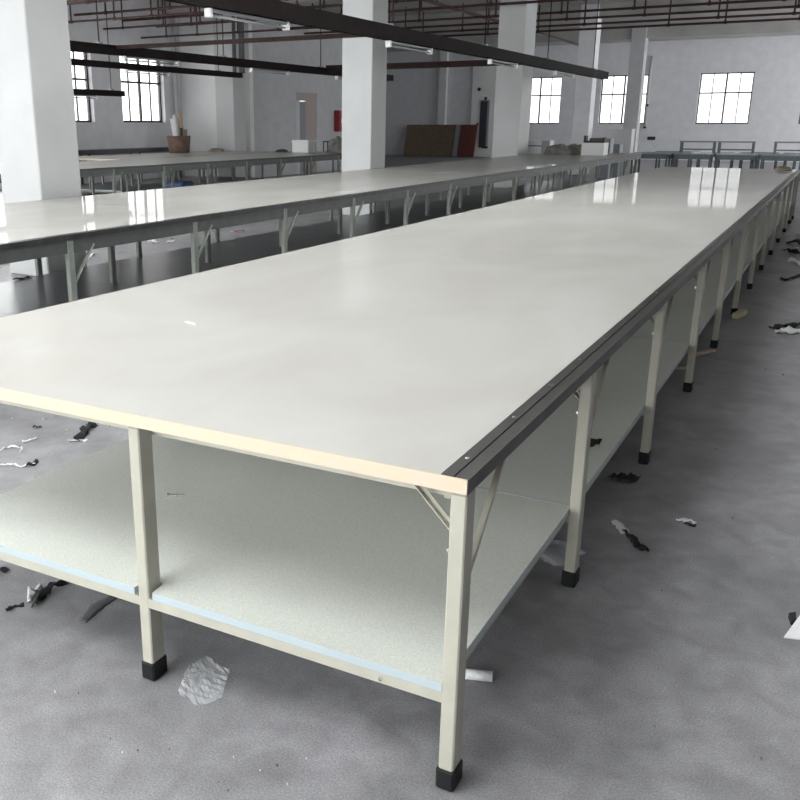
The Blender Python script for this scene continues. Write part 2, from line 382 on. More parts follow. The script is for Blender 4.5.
def cutting_table(loc, width, length, legs_y, label, legm, shelfm, shelf_z=.305, shelf_x=(-.04, -1.91), rail_in=.0, lanes=(-.02, -.98, -1.935),
                  front_band=True, braces='near', seams=(), trim_screws=True, side_rail=.085):
    """local frame: near long edge at x=0 (table lies towards -x), front end at y=0"""
    t = thing('cutting_table', loc, label, 'table', 'long cutting tables')
    W, Lh, H = width, length, .85
    tw = .066
    bm = B(); add_box(bm, -W, -tw, .0015, Lh, H-.034, H, bev=.002)
    link('tabletop', mesh('tabletop', bm, M_TOP), t)
    # dark steel measuring rail along the near edge: top plate with a groove, side face
    bm = B()
    add_box(bm, -tw, -.036, .002, Lh, H-.034, H+.0012); add_box(bm, -.036, -.028, .002, Lh, H-.034, H-.002)
    add_box(bm, -.028, 0, .002, Lh, H-.034, H+.001)
    add_box(bm, -.0, .0025, .002, Lh, H-.036, H+.001, mi=1)
    tr = link('edge_rail', mesh('edge_rail', bm, [M_TRIM, M_TRIM_SIDE]), t)
    if trim_screws:
        for k in range(46):
            y = .13 + k*(Lh-.25)/45
            link('screw', ME_BOLT, tr, (-.05, y, H-.003)).scale = (1.1, 1.1, .8)
    if front_band:
        bm = B(); add_box(bm, -W, 0, -.0035, .0015, H-.036, H+.0005)
        link('front_edging', mesh('front_edging', bm, M_BAND), t)
    # top frame: long and cross rails under the top
    zt = H-.0365
    bm = B()
    for x in lanes:
        xc = x + (0.018 - rail_in if x == lanes[0] else 0)
        xx = (xc-.03, xc)
        add_box(bm, xx[0], xx[1], .07, Lh-.02, zt-side_rail, zt)
    for y in legs_y: add_box(bm, lanes[-1], lanes[0]-.03, y+.032, y+.062, zt-.04, zt)
    link('top_frame', mesh('top_frame', bm, M_RAIL_D if legm is M_LEG_D else legm), t)
    # legs with rubber feet, braces
    for j, y in enumerate(legs_y):
        for i, x in enumerate(lanes):
            l = link('leg', ME_LEG[id(legm)], t, (x, y, 0)); link('foot_cap', ME_CAP, l)
            if i == 0:
                br = link('brace', (brace(0., .24, legm, zlo=.57, zhi=.805) if legm is M_LEG else brace(0., .22, legm, zlo=.50, zhi=.76, w=.034)), t, (x+.006, y+LEGD/2-.004, 0))
                b = link('bolt', ME_BOLT, br, (.004, .008, .565)); b.rotation_euler = (0, math.pi/2, 0)
            if i == 0:
                br = link('brace', brace(-.11, 0., legm, zlo=.70, zhi=.812), t, (x-LEGW/2, y, 0))
                b = link('bolt', ME_BOLT, br, (-.004, -.012, .66)); b.rotation_euler = (math.pi/2, 0, 0)
    # lower shelf: rails and boards between the leg rows
    z = shelf_z
    bm = B()
    for y in legs_y:
        add_box(bm, lanes[-1], lanes[0], y-LEGD/2+.001, y-LEGD/2+.03, z-.054, z-.0245)
    for x in (lanes[0]-.045, lanes[1], lanes[-1]+.045):
        add_box(bm, x-.015, x+.015, legs_y[0], legs_y[-1], z-.054, z-.025)
    link('shelf_rail', mesh('shelf_rail', bm, legm), t)
    xm = lanes[1]
    for j in range(len(legs_y)-1):
        ya, yb = legs_y[j]-LEGD/2+.001 if j == 0 else legs_y[j]+.005, legs_y[j+1]+.001
        nt, nl = LEGD + .012, LEGW/2+.014
        for lane in (0, 1):
            bm = B()
            if lane == 0:
                xa, xb = xm, shelf_x[0]
                pts = [(xm+nl, ya), (xb, ya), (xb, yb), (xm+nl, yb), (xm+nl, yb-nt*.5), (xa, yb-nt*.5), (xa, ya+nt), (xm+nl*.8, ya+nt*.75)]
            else:
                xa, xb = shelf_x[1], xm
                pts = [(xa, ya), (xm-nl, ya), (xm-nl*.8, ya+nt*.75), (xb, ya+nt), (xb, yb-nt*.5), (xm-nl, yb-nt*.5), (xm-nl, yb), (xa, yb)]
            add_prism(bm, pts, z-.024, z, 0, 1)
            link('shelf_board', mesh('shelf_board', bm, [shelfm, M_LIP]), t)
    if trim_screws and rail_in > .01:
        bm = B(); add_box(bm, xm+.05, shelf_x[0]-.002, legs_y[1]-.002, legs_y[1]+.006, z-.02, z+.0008)
        link('seam_strip', mesh('seam_strip', bm, M_LIP), t)
    # bolts on the front shelf rail and inside the legs
    for x in (-.205,):
        b = link('bolt', ME_BOLT, t, (x, legs_y[0]-LEGD/2, z-.04)); b.rotation_euler = (math.pi/2, 0, 0)
    for k, y in enumerate(seams):
        bm = B(); add_box(bm, -W+.01, -tw-.01, y-.004, y+.004, H-.001, H+.0006)
        link('seam_strip', mesh('seam_strip', bm, M_LIP), t)
    return t

legs1 = [.031, 1.23, 2.65, 4.09, 5.42, 6.83, 8.3, 9.75, 11.2, 12.65, 14.1, 15.55, 16.4]
cutting_table((-.632, 1.795, 0), 2.31, 16.5, legs1, 'long cream cutting table filling the foreground, with pale speckled lower shelf', M_LEG, M_SHELF, rail_in=.05, side_rail=.05)
legs2 = [.04 + 1.49*k for k in range(17)]
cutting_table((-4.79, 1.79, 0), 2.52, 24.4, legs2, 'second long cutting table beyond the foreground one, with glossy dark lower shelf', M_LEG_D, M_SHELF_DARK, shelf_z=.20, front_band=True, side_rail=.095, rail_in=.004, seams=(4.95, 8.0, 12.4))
legs3 = [.04 + 1.47*k for k in range(10)]
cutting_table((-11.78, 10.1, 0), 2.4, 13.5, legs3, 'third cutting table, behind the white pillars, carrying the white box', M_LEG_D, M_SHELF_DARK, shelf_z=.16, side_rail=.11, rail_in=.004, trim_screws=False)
legs4 = [.04 + 1.47*k for k in range(5)]
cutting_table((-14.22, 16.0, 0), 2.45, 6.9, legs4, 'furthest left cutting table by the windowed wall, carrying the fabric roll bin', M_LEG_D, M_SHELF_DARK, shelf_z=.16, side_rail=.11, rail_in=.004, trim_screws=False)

# dark bench along the left wall
t = thing('wall_bench', (XL+.05, 15.0, 0), 'low dark bench running along the wall under the windows', 'bench')
bm = B(); add_box(bm, 0, .42, 0, 8.4, .80, .93); link('bench_top', mesh('bench_top', bm, M_TRIM_SIDE), t)
for y in (.1, 2.1, 4.2, 6.3, 8.2):
    bm = B(); add_box(bm, .36, .41, y, y+.05, 0, .8); add_box(bm, .02, .07, y, y+.05, 0, .8); add_box(bm, .07, .36, y, y+.05, .7, .75)
    link('leg', mesh('leg', bm, M_TRIM_SIDE), t)

# ------------------------------------------------------------------ hanging trunking and lamps
def trunk(x, y0, y1, z, w, h, label, m=M_TRUNK, hang=(), across=False):
    t = thing('hanging_lighting_trunk', (x, y0, z) if not across else (y0, x, z), label, 'lighting trunk', 'hanging lighting trunking')
    L = y1-y0; bm = B()
    if across: add_box(bm, 0, L, -w/2, w/2, -h/2, h/2)
    else:
        add_box(bm, -w/2, w/2, 0, L, h/2-.015, h/2); add_box(bm, -w/2, -w/2+.015, 0, L, -h/2, h/2-.015); add_box(bm, w/2-.015, w/2, 0, L, -h/2, h/2-.015)
        add_box(bm, -w/2+.015, w/2-.015, 0, L, -h/2+.01, -h/2+.02)
    link('channel', mesh('channel', bm, m), t)
    for s in hang:
        p = (s-y0, 0) if across else (0, s-y0)
        bm = B(); add_cyl(bm, (p[0], p[1], h/2), (p[0], p[1], ZC-.02-z), .011, 6)
        hr = link('hanger_rod', mesh('hanger_rod', bm, m), t)
        bm = B(); add_box(bm, p[0]-.05, p[0]+.05, p[1]-.05, p[1]+.05, h/2, h/2+.03); link('clamp', mesh('clamp', bm, M_LAMP), hr)
    return t
trunk(-5.88, -2.5, 26.0, 2.85, .14, .19, 'thick black trunking running above the second table', hang=(1.6, 5.7, 8.9, 12.4, 16.4, 20.4, 24.5))
trunk(-11.5, 3.0, 24.5, 2.86, .12, .16, 'black trunking running lengthways above the third table', hang=(5.5, 12.6, 16.3, 20.4))
trunk(-14.5, 6.0, 21.35, 2.87, .11, .13, 'black trunking over the furthest left table, ending by the cable ducts', hang=(8, 20.3))
trunk(-16.4, 8.0, 18.75, 2.36, .12, .14, 'short low black trunking hanging in front of the dark framed windows', hang=(9, 18.3))
trunk(13.0, -11.44, -5.95, 2.905, .07, .065, 'thin red-brown cross trunking in front of the middle pillar', m=M_TRUNK_R, across=True)
trunk(20.6, -11.44, -5.95, 2.93, .1, .13, 'dark cross trunking beyond the middle pillar', m=M_TRUNK_R, across=True)

def make_lamp():
    t = thing('hanging_tube_lamp', (0, 0, 0), 'x', 'lamp', 'unlit fluorescent lamps under the trunking')
    L = 1.56
    bm = B(); add_box(bm, -.035, .035, .02, L-.02, -.03, .0, bev=.006); link('housing', mesh('housing', bm, M_LAMP), t)
    bm = B(); add_cyl(bm, (0, .04, -.062), (0, L-.04, -.062), .014, 10); link('tube', mesh('tube', bm, M_TUBE), t)
    for y in (0, L-.04):
        bm = B(); add_box(bm, -.04, .04, y, y+.045, -.085, .004, bev=.005); link('end_cap', mesh('end_cap', bm, M_CAPW), t)
    return t
lamp0 = make_lamp(); first = [True]
def lamp(x, y, ztop, label):
    o = lamp0 if first[0] else copy_tree(lamp0); first[0] = False
    o.location = (x, y, ztop); o['label'] = label
ZA = 2.85-.101
for y, l in ((8.1, 'unlit tube lamp under the thick trunking, left of the middle pillar'), (12.42, 'unlit tube lamp under the thick trunking, right of the middle pillar'),
             (16.75, 'third unlit tube lamp along the thick trunking, towards the far windows'), (21.1, 'last unlit tube lamp along the thick trunking')):
    lamp(-5.88-.02, y, ZA, l)
for y, l in ((13.2, 'unlit tube lamp under the middle black trunking, in front of the roll bin wall'), (17.3, 'unlit tube lamp under the middle trunking, crossing the cable ducts'), (21.2, 'last unlit tube lamp under the middle trunking, above the doorway')):
    lamp(-11.5, y, 2.78, l)
lamp(-14.5, 15.3+1.4, 2.805, 'unlit tube lamp under the trunking that ends at the cable ducts')
lamp(-16.4, 16.2, 2.29, 'unlit tube lamp under the short low trunking by the windows')

# sprinkler pipes across the ceiling
def pipe(y, x0, x1, z, label, drops, r=.032):
    t = thing('sprinkler_pipe', (0, y, z), label, 'pipe', 'red-brown sprinkler pipes under the ceiling')
    bm = B(); add_cyl(bm, (x0, 0, 0), (x1, 0, 0), r, 8); link('run', mesh('run', bm, M_PIPE), t)
    for x, up in drops:
        if up: a, b = (x, 0, 0), (x, 0, ZC-z-.005)
        else: a, b = (x, 0, 0), (x, 0, -.33)
        bm = B(); add_cyl(bm, a, b, r*.8, 8); add_cyl(bm, (x-.045, 0, 0), (x+.045, 0, 0), r*1.45, 8)
        link('riser' if up else 'dropper', mesh('riser', bm, M_PIPE), t)
ords = ['first', 'second', 'third', 'fourth', 'fifth', 'sixth', 'seventh', 'eighth', 'ninth', 'tenth', 'eleventh']
for k, (y, z) in enumerate(((11.5, 4.45), (13.5, 4.45), (14.85, 4.45), (17.4, 4.42), (19.5, 4.42), (21.4, 4.45), (22.9, 4.42), (25.6, 4.45), (27.3, 4.45), (28.9, 4.45), (30.4, 4.45))):
    x0 = XL if y < 24 else CORE_X
    if y > 33.2: x0 = -23
    drops = [(x0+.9+1.9*i+.5*R.random(), True) for i in range(int((XR-.6-x0)/1.9)) if R.random() < .9]
    pipe(y, x0, XR, z, 'red-brown sprinkler pipe crossing under the ceiling, %s from the front' % ords[k], drops)
for k, (y, z, x1) in enumerate(((16.3, 4.2, -12.2), (18.5, 4.12, -11.0), (20.6, 4.16, -12.8), (22.2, 4.05, -10.4))):
    pipe(y, XL, x1, z, 'short lower sprinkler branch by the windowed wall, %s from the front' % ords[k], [(XL+.7+1.3*i+.3*R.random(), True) for i in range(int((x1-XL)/1.35))]+[(x1-.02, True)], r=.026)
t = thing('water_main', (-10.2, 0, 4.73), 'dark red water main running lengthways under the ceiling', 'pipe')
bm = B(); add_cyl(bm, (0, -3, 0), (0, 40, 0), .05, 10); link('run', mesh('run', bm, M_PIPE), t)
for y in (2, 9.5, 17.2, 24.5, 32):
    bm = B(); add_cyl(bm, (0, y, 0), (0, y, ZC-4.735), .018, 8); link('hanger', mesh('hanger', bm, M_PIPE), t)

# cable ducts at the left row pillar, downpipe in the corner
for x, w, l in ((-15.86, .1, 'slim dark vertical cable duct on the pillar front'), (-15.6, .17, 'wide dark vertical cable duct beside the pillar')):
    bm = B(); add_box(bm, x-w/2, x+w/2, 22.995, 23.05, 3.02, ZC-.005, bev=.006)
    o = tag(link('mounted_cable_duct', mesh('cable_duct', bm, M_GREY_S)), l, 'cable duct', 'cable ducts by the pillar')
t = thing('downpipe', (XL+.1, 23.6, 0), 'white vertical downpipe in the corner behind the roll bin', 'pipe')
bm = B(); add_cyl(bm, (0, 0, 0), (0, 0, ZC-.01), .065, 14); link('pipe', mesh('pipe', bm, M_WHITE), t)
for z in (1.2, 2.6, 4.0):
    bm = B(); add_cyl(bm, (0, 0, z), (0, 0, z+.06), .075, 14); link('clip', mesh('clip', bm, M_WHITE), t)
# fire hose box
t = thing('mounted_hose_box', (CORE_X+.004, 29.35, 1.36), 'red fire hose box on the grey wall beside the middle pillar', 'fire hose box')
bm = B(); add_box(bm, .0, .2, 0, .85, 0, .72, bev=.01); link('case', mesh('case', bm, M_RED), t)
bm = B(); add_box(bm, .2, .215, .04, .81, .04, .68); dd = link('door', mesh('door', bm, M_RED), t)
bm = B(); add_box(bm, .215, .235, .1, .14, .3, .42); link('handle', mesh('handle', bm, M_BOLT), dd)
# wall socket and alarm bell on the pier; panel & pipe on the far wall
for (x, z, s, l, n, c, m) in ((-16.75, 1.62, .1, 'small white switch on the white pier', 'wall_switch', 'switch', M_WBOX), (-16.62, 1.62, .09, 'small dark switch beside the narrow door', 'wall_switch', 'switch', M_DARK),
                          (-16.62, 3.3, .18, 'dark alarm bell high on the white pier', 'alarm_bell', 'bell', M_DARK), (-16.25, 2.853, .14, 'small dark sensor above the narrow door', 'door_sensor', 'sensor', M_DARK)):
    bm = B()
    if n == 'alarm_bell': add_cyl(bm, (x, YF-.14, z), (x, YF-.2, z), s/2, 14, s/3)
    else:
        add_box(bm, x-s/2, x+s/2, YF-.175, YF-.14, z-s/2, z+s/2, bev=.006); add_box(bm, x-s/5, x+s/5, YF-.182, YF-.175, z-s/4, z+s/4)
    tag(link(n, mesh(n, bm, m)), l, c)
bm = B(); add_box(bm, -8.22, -7.87, YF-.06, YF, .9, 1.05, bev=.008); add_box(bm, -8.17, -7.92, YF-.07, YF-.06, .94, 1.01)
tag(link('vent_plate', mesh('vent_plate', bm, M_DARK)), 'small dark plate low on the far wall beside the furthest pillar', 'vent')
bm = B(); add_cyl(bm, (-8.38, YF-.08, 1.5), (-8.38, YF-.08, 4.6), .05, 10); add_cyl(bm, (-8.38, YF-.08, 2.4), (-8.38, YF-.08, 2.5), .07, 10, mi=1); add_cyl(bm, (-8.38, YF-.08, 1.42), (-8.38, YF-.08, 1.5), .065, 10, mi=1)
tag(link('wall_pipe', mesh('wall_pipe', bm, [M_WHITE, M_DARK])), 'white vertical pipe with black joint on the far wall', 'pipe')

# ------------------------------------------------------------------ boards, boxes and goods in the distance
def leaning_board(x0, x1, h, y, m, label, thick=.05):
    ang = math.radians(14); bm = B()
    add_box(bm, x0, x1, 0, thick, 0, h, bev=.005)
    for v in bm.verts: v.co = Vector((v.co.x, v.co.y*math.cos(ang)+v.co.z*math.sin(ang), v.co.z*math.cos(ang)-v.co.y*math.sin(ang)+thick*math.sin(ang)))
    return tag(link('leaning_board', mesh('leaning_board', bm, m), None, (0, y, 0)), label, 'board', 'large boards leaning on the far wall')
leaning_board(-20.5, -17.75, 1.62, 45.35, M_BROWN, 'wide brown board leaning on the far wall')
leaning_board(-17.72, -17.48, 1.62, 45.3, M_GREYP, 'narrow grey board between the brown and the maroon board')
leaning_board(-17.45, -16.55, 1.62, 45.28, M_MAROON, 'maroon board leaning beside the narrow dark door')

def cloth_heap(name, x, y, z, rx, ry, h, m, label, cat, seed=0, seg=22):
    bm = B(); bmesh.ops.create_uvsphere(bm, u_segments=seg*2, v_segments=seg, radius=1)
    for v in bm.verts:
        c = v.co.copy(); n = noise.noise(c*2.1+Vector((seed*7.1, 0, 0)))*.35 + noise.noise(c*5.3+Vector((0, seed*3.7, 0)))*.16
        s = 1+n; zz = max(0, c.z)
        v.co = Vector((c.x*rx*s, c.y*ry*s, (zz**.8)*h*(1+n*.9)))
    for f in bm.faces: f.smooth = True
    return tag(link(name, mesh(name, bm, m), None, (x, y, z)), label, cat)
# roll bin on the furthest left table
t = thing('fabric_roll_bin', (-16.2, 20.7, .852), 'brown cardboard bin of fabric rolls on the furthest left table', 'bin')
bm = B(); add_cyl(bm, (0, 0, 0), (0, 0, .45), .28, 20, .33)
for f in [f for f in bm.faces if len(f.verts) > 4 and f.calc_center_median().z > .4]: bmesh.ops.delete(bm, geom=[f], context='FACES_ONLY')
o = link('barrel', mesh('barrel', bm, M_CARD), t); sm = o.modifiers.new('s', 'SOLIDIFY'); sm.thickness = .015
for k, (x, y, tx, ty, l, r, m) in enumerate(((-.04, -.02, -.15, .0, .9, .062, M_WBOX), (.07, -.1, -.12, .03, 1.0, .062, M_CLOTH_W), (.05, .13, -.1, .03, 1.1, .058, M_WOOD), (.17, .04, .05, .02, .62, .055, M_CLOTH_T), (.18, -.1, .02, -.02, .66, .035, M_DARK), (-.08, .15, -.14, .03, .95, .05, M_CLOTH_T))):
    bm = B(); add_cyl(bm, (x, y, .02), (x+tx*l, y+ty*l, l), r, 14)
    tag(link('fabric_roll', mesh('fabric_roll', bm, m), None, (-16.2, 20.7, .852)), ['white roll tilting out of the brown bin', 'off-white roll in the middle of the brown bin', 'tall pale wood coloured roll at the back of the brown bin', 'short tan roll at the right of the brown bin', 'dark thin roll in the brown bin', 'tan roll behind the white one in the brown bin'][k], 'fabric roll', 'rolls in the brown bin')
bm = B()
add_box(bm, -13.55, -13.02, 22.4, 22.8, .852, 1.18, bev=.008); add_box(bm, -13.56, -13.01, 22.39, 22.81, 1.12, 1.185, bev=.004)
tag(link('white_carton', mesh('white_carton', bm, M_WBOX)), 'white lidded carton on the third table in front of the doorway', 'box')
t = thing('stool', (-12.83, 23.3, .852), 'small dark stool frame standing beside the white carton', 'stool')
bm = B(); add_box(bm, -.16, .16, -.14, .14, .27, .3); link('seat', mesh('seat', bm, M_GREY_S), t)
for sx in (-1, 1):
    for sy in (-1, 1):
        bm = B(); add_box(bm, sx*.14-.012, sx*.14+.012, sy*.12-.012, sy*.12+.012, 0, .27); link('leg', mesh('leg', bm, M_GREY_S), t)
cloth_heap('cloth_bundle', -12.3, 22.9, .852, .33, .3, .42, M_CLOTH_G, 'dark grey cloth bundle on the third table beside the middle pillar', 'cloth', 2)
cloth_heap('cloth_scrap_pile', -14.1, 22.75, .852, .18, .12, .07, M_DARK, 'small dark scraps left of the white carton', 'cloth', 4)
cloth_heap('cloth_scrap_pile', -16.0, 22.2, .852, .22, .12, .09, M_CLOTH_T, 'small tan scraps by the pillar on the furthest left table', 'cloth', 5)
bm = B(); add_box(bm, -.3, .3, -.22, .22, 0, .2, bev=.05)
tag(link('wrapped_bundle', mesh('wrapped_bundle', bm, M_BLUE), None, (-13.25, 16.85, .163)), 'blue wrapped bundle on the lower shelf of the third table', 'bundle')
# far end of the second table
t = thing('drawer_cabinet', (-7.32, 24.9, .852), 'low white cabinet with a dark slot at the far end of the second table', 'cabinet')
bm = B(); add_box(bm, -.38, .42, -.2, .2, 0, .34, bev=.008); link('body', mesh('body', bm, M_WBOX), t)
bm = B(); add_box(bm, -.34, .2, -.208, -.2, .19, .215); link('slot', mesh('slot', bm, M_DARK), t)
bm = B(); add_box(bm, .2, .42, -.21, -.2, 0, .34); link('side_panel', mesh('side_panel', bm, M_GBOX), t)
cloth_heap('cloth_heap', -6.45, 24.3, .852, .42, .3, .25, M_CLOTH_G, 'heap of grey cloth at the far end of the second table', 'cloth', 1)
cloth_heap('cloth_heap', -6.35, 25.35, .852, .26, .22, .24, M_CLOTH_T, 'tan cloth pile behind the grey heap on the second table', 'cloth', 3)
cloth_heap('cloth_heap', -5.85, 24.9, .852, .22, .14, .16, M_CLOTH_B, 'black cloth lying beside the white box on the second table', 'cloth', 6)
bm = B(); add_box(bm, -5.86, -5.3, 23.9, 24.4, .852, 1.16, bev=.006)
tag(link('white_carton', mesh('white_carton', bm, M_WBOX)), 'white carton at the right of the far end of the second table', 'box')
t = thing('tool_tray', (-5.58, 24.15, 1.162), 'small dark tray with upturned ends on the white carton', 'tray')
bm = B(); add_box(bm, -.24, .22, -.12, .12, 0, .05); add_box(bm, -.27, -.22, -.12, .12, 0, .17); add_box(bm, .2, .25, -.12, .12, 0, .13); link('tray', mesh('tray', bm, M_DARK), t)
bm = B(); add_cyl(bm, (-.14, 0, .075), (.16, 0, .085), .035, 10); link('roll', mesh('roll', bm, M_CARD), t)
bm = B(); add_box(bm, -6.55, -6.15, 28.6, 29.0, 0, 1.2, bev=.01); add_box(bm, -6.5, -6.2, 28.59, 28.6, .7, 1.1)
tag(link('grey_locker', mesh('grey_locker', bm, M_GBOX)), 'small grey locker beyond the end of the second table', 'cabinet')
bm = B(); add_box(bm, -7.0, -6.15, 31.6, 32.1, 0, 1.46, bev=.01)
tag(link('tall_carton', mesh('tall_carton', bm, M_WHITE)), 'tall pale carton standing under the half hidden far window', 'box')
bm = B(); add_box(bm, -6.6, -6.1, 29.7, 30.2, 0, 1.02, bev=.01)
tag(link('grey_locker', mesh('grey_locker', bm, M_GBOX)), 'dark grey locker by the row of work frames', 'cabinet')

# ------------------------------------------------------------------ work frames at the far end
def make_frame():
    t = thing('work_table', (0, 0, 0), 'x', 'work table', 'small steel work tables at the far end')
    w, d, h = 1.15, .62, .74
    bm = B(); add_box(bm, 0, w, 0, d, h-.03, h, bev=.004); link('tabletop', mesh('tabletop', bm, M_TEALTOP), t)
    bm = B(); add_box(bm, .02, w-.02, .02, .05, h-.16, h-.03); add_box(bm, .02, w-.02, d-.05, d-.02, h-.16, h-.03); add_box(bm, .02, .05, .02, d-.02, h-.14, h-.03); add_box(bm, w-.05, w-.02, .02, d-.02, h-.14, h-.03)
    link('apron', mesh('apron', bm, M_TEAL), t)
    for x in (.06, w-.06):
        for y in (.06, d-.06):
            bm = B(); add_box(bm, x-.028, x+.028, y-.028, y+.028, 0, h-.03); link('leg', mesh('leg', bm, M_TEAL), t)
    return t
def make_bench():
    t = thing('stacked_bench', (0, 0, 0), 'x', 'bench', 'steel benches stacked on the work tables')
    w, d, h = 1.08, .36, .36
    bm = B(); add_box(bm, 0, w, 0, d, h-.045, h, bev=.004); link('seat', mesh('seat', bm, M_TEALTOP), t)
    for x in (.05, w-.05):
        for y in (.05, d-.05):
            bm = B(); add_box(bm, x-.03, x+.03, y-.025, y+.025, 0, h-.045); link('leg', mesh('leg', bm, M_TEAL), t)
    bm = B(); add_box(bm, .05, w-.05, d/2-.015, d/2+.015, .08, .12); link('stretcher', mesh('stretcher', bm, M_TEAL), t)
    return t
f0 = make_frame(); b0 = make_bench(); fi = [0]
rows = [(30.4, -5.9, 7, 1.24, 'front'), (31.6, -6.0, 7, 1.2, 'middle'), (33.0, -5.6, 6, 1.3, 'back')]
for y, x0, n, st, nm in rows:
    for k in range(n):
        o = f0 if fi[0] == 0 else copy_tree(f0); fi[0] += 1
        o.location = (x0+st*k, y+.06*((k*7) % 3), 0); o.rotation_euler.z = .02*((k*5) % 3-1)
        o['label'] = 'teal-grey steel work table, %s from the left in the %s row by the far wall' % (ords[k], nm)
for k, (x, y, l) in enumerate(((-4.68, 31.8, 'steel bench on top of the work tables, left one of the stacked pair'), (-3.55, 31.8, 'steel bench on top of the work tables, right one of the stacked pair'), (-1.95, 31.8, 'lone steel bench stacked on the work tables at the right edge'), (-.6, 31.8, 'steel bench stacked just beyond the right edge of the view'))):
    o = b0 if k == 0 else copy_tree(b0); o.location = (x, y, .742); o['label'] = l

# ------------------------------------------------------------------ scraps and litter
def ribbon(name, pts, w, m, label, cat='cloth scrap', z=.0, amp=.012, seed=1, thick=.003, taper=True, group=None):
    P = [Vector((x, y, 0)) for x, y in pts]; pp = []
    for i in range(len(P)-1):
        for s in range(6): pp.append(P[i].lerp(P[i+1], s/6))
    pp.append(P[-1]); n = len(pp)
    for _ in range(2): pp = [pp[0]]+[(pp[i-1]+pp[i]*2+pp[i+1])/4 for i in range(1, n-1)]+[pp[-1]]
    bm = B(); rows_ = []
    for i, p in enumerate(pp):
        d_ = (pp[min(i+1, n-1)]-pp[max(i-1, 0)]).normalized(); s = Vector((-d_.y, d_.x, 0))
        ww = w*(.55+.45*math.sin(math.pi*(i+.6)/(n+.2)) if taper else 1)*(1+.35*noise.noise(Vector((i*.6, seed*3.3, 0))))
        row = []
        for j in (-1, -.33, .33, 1):
            zz = z + .002 + amp*max(0, .5+noise.noise(Vector((i*.45, j*.8, seed*1.7)))*1.3)
            row.append(bm.verts.new(p+s*(ww/2*j)+Vector((0, 0, zz))))
        rows_.append(row)
    for a, b in zip(rows_, rows_[1:]):
        for j in range(3): bm.faces.new((a[j], a[j+1], b[j+1], b[j])).smooth = True
    o = link(name, mesh(name, bm, m)); sm = o.modifiers.new('s', 'SOLIDIFY'); sm.thickness = thick; sm.offset = 1
    return tag(o, label, cat, group)
G = 'cloth scraps on the floor'
ribbon('cloth_strip', [(-.63, 3.64), (-.59, 3.6), (-.56, 3.55)], .045, M_CLOTH_W, 'white end of a torn strip on the dark floor right of the table', seed=2, group=G)
ribbon('cloth_strip', [(-.57, 3.57), (-.52, 3.5), (-.49, 3.45), (-.45, 3.42)], .03, M_CLOTH_B, 'black torn strip curling on the floor beside the second right leg', seed=3, amp=.02, group=G)
ribbon('cloth_strip', [(-.4, 3.78), (-.36, 3.8), (-.32, 3.78)], .025, M_CLOTH_W, 'small white strip alone on the dark floor right of the table', seed=5, group=G)
ribbon('cloth_strip', [(-.365, 3.775), (-.32, 3.765)], .012, M_CLOTH_B, 'tiny black thread under the small white strip', seed=6, group=G)
ribbon('cloth_scrap', [(-.75, 4.16), (-.69, 4.13), (-.63, 4.18)], .07, M_CLOTH_B, 'black rag beside the third right leg foot', seed=7, amp=.03, group=G)
bm = B(); add_prism(bm, [(.055, 3.0), (.13, 3.02), (.095, 3.12)], .002, .008)
for v in bm.verts:
    if v.co.y > 3.08: v.co.z += .035
tag(link('paper_scrap', mesh('paper_scrap', bm, M_CLOTH_W)), 'white triangular paper scrap at the right edge of the floor', 'paper scrap')
bm = B(); add_prism(bm, [(.07, 3.1), (.085, 3.11), (.08, 3.17), (.06, 3.15)], .002, .02)
tag(link('cloth_scrap', mesh('cloth_scrap', bm, M_CLOTH_B)), 'black scrap touching the white triangular paper', 'cloth scrap')
bm = B(); add_bar(bm, (-.86, 6.38, .009), (-.70, 6.46, .009), .035, .014); tag(link('wood_stick', mesh('wood_stick', bm, M_WOOD)), 'short pale wood stick half behind a table leg', 'stick')
bm = B(); add_bar(bm, (-.76, 6.84, .009), (-.64, 7.08, .009), .035, .014); tag(link('wood_stick', mesh('wood_stick', bm, M_WOOD)), 'pale wood stick lying at a table leg foot', 'stick')
bm = B(); add_bar(bm, (-.625, 8.42, .025), (-.575, 8.68, .025), .05, .045); tag(link('wood_block', mesh('wood_block', bm, M_YEL)), 'small yellowish wood block in front of a table leg', 'block')
ribbon('cloth_strip', [(-.29, 7.96), (-.2, 7.99), (-.06, 8.12)], .07, M_CLOTH_W, 'crumpled white strip at the right edge beside the black rag', seed=8, amp=.04, group=G)
ribbon('cloth_strip', [(-.33, 8.1), (-.22, 8.2), (-.1, 8.4)], .08, M_CLOTH_B, 'black rag at the right edge beside the crumpled white strip', seed=9, amp=.04, group=G)
ribbon('cloth_strip', [(-.4, 10.8), (-.31, 11.0), (-.2, 11.4)], .06, M_CLOTH_B, 'black strip further back at the right edge of the floor', seed=10, amp=.03, group=G)
ribbon('cloth_strip', [(-.5, 14.45), (-.25, 14.3), (-.0, 14.2)], .28, M_CLOTH_B, 'wide black cloth lying across the far aisle floor', seed=11, amp=.07, group=G)
ribbon('cloth_strip', [(-.40, 12.4), (-.30, 12.25), (-.2, 12.0)], .1, M_CLOTH_W, 'long white strip below the wide black cloth', seed=12, amp=.05, group=G)
ribbon('cloth_strip', [(-.52, 13.35), (-.42, 13.3), (-.33, 13.2)], .12, M_CLOTH_B, 'black scrap by the far table legs', seed=13, amp=.06, group=G)
ribbon('cloth_strip', [(-.48, 15.7), (-.3, 15.65), (-.05, 15.55)], .14, M_CLOTH_W, 'pale cloth beyond the wide black cloth in the far aisle', seed=14, amp=.05, group=G)
cloth_heap('plastic_bag', -.745, 3.23, 0, .085, .09, .035, M_PLASTIC, 'crumpled clear plastic bag under the table by the second right leg', 'plastic bag', 8, 14)
bm = B(); add_cyl(bm, (-.79, 2.27, .017), (-.70, 2.30, .017), .016, 14); add_cyl(bm, (-.80, 2.2667, .017), (-.79, 2.27, .017), .012, 14)
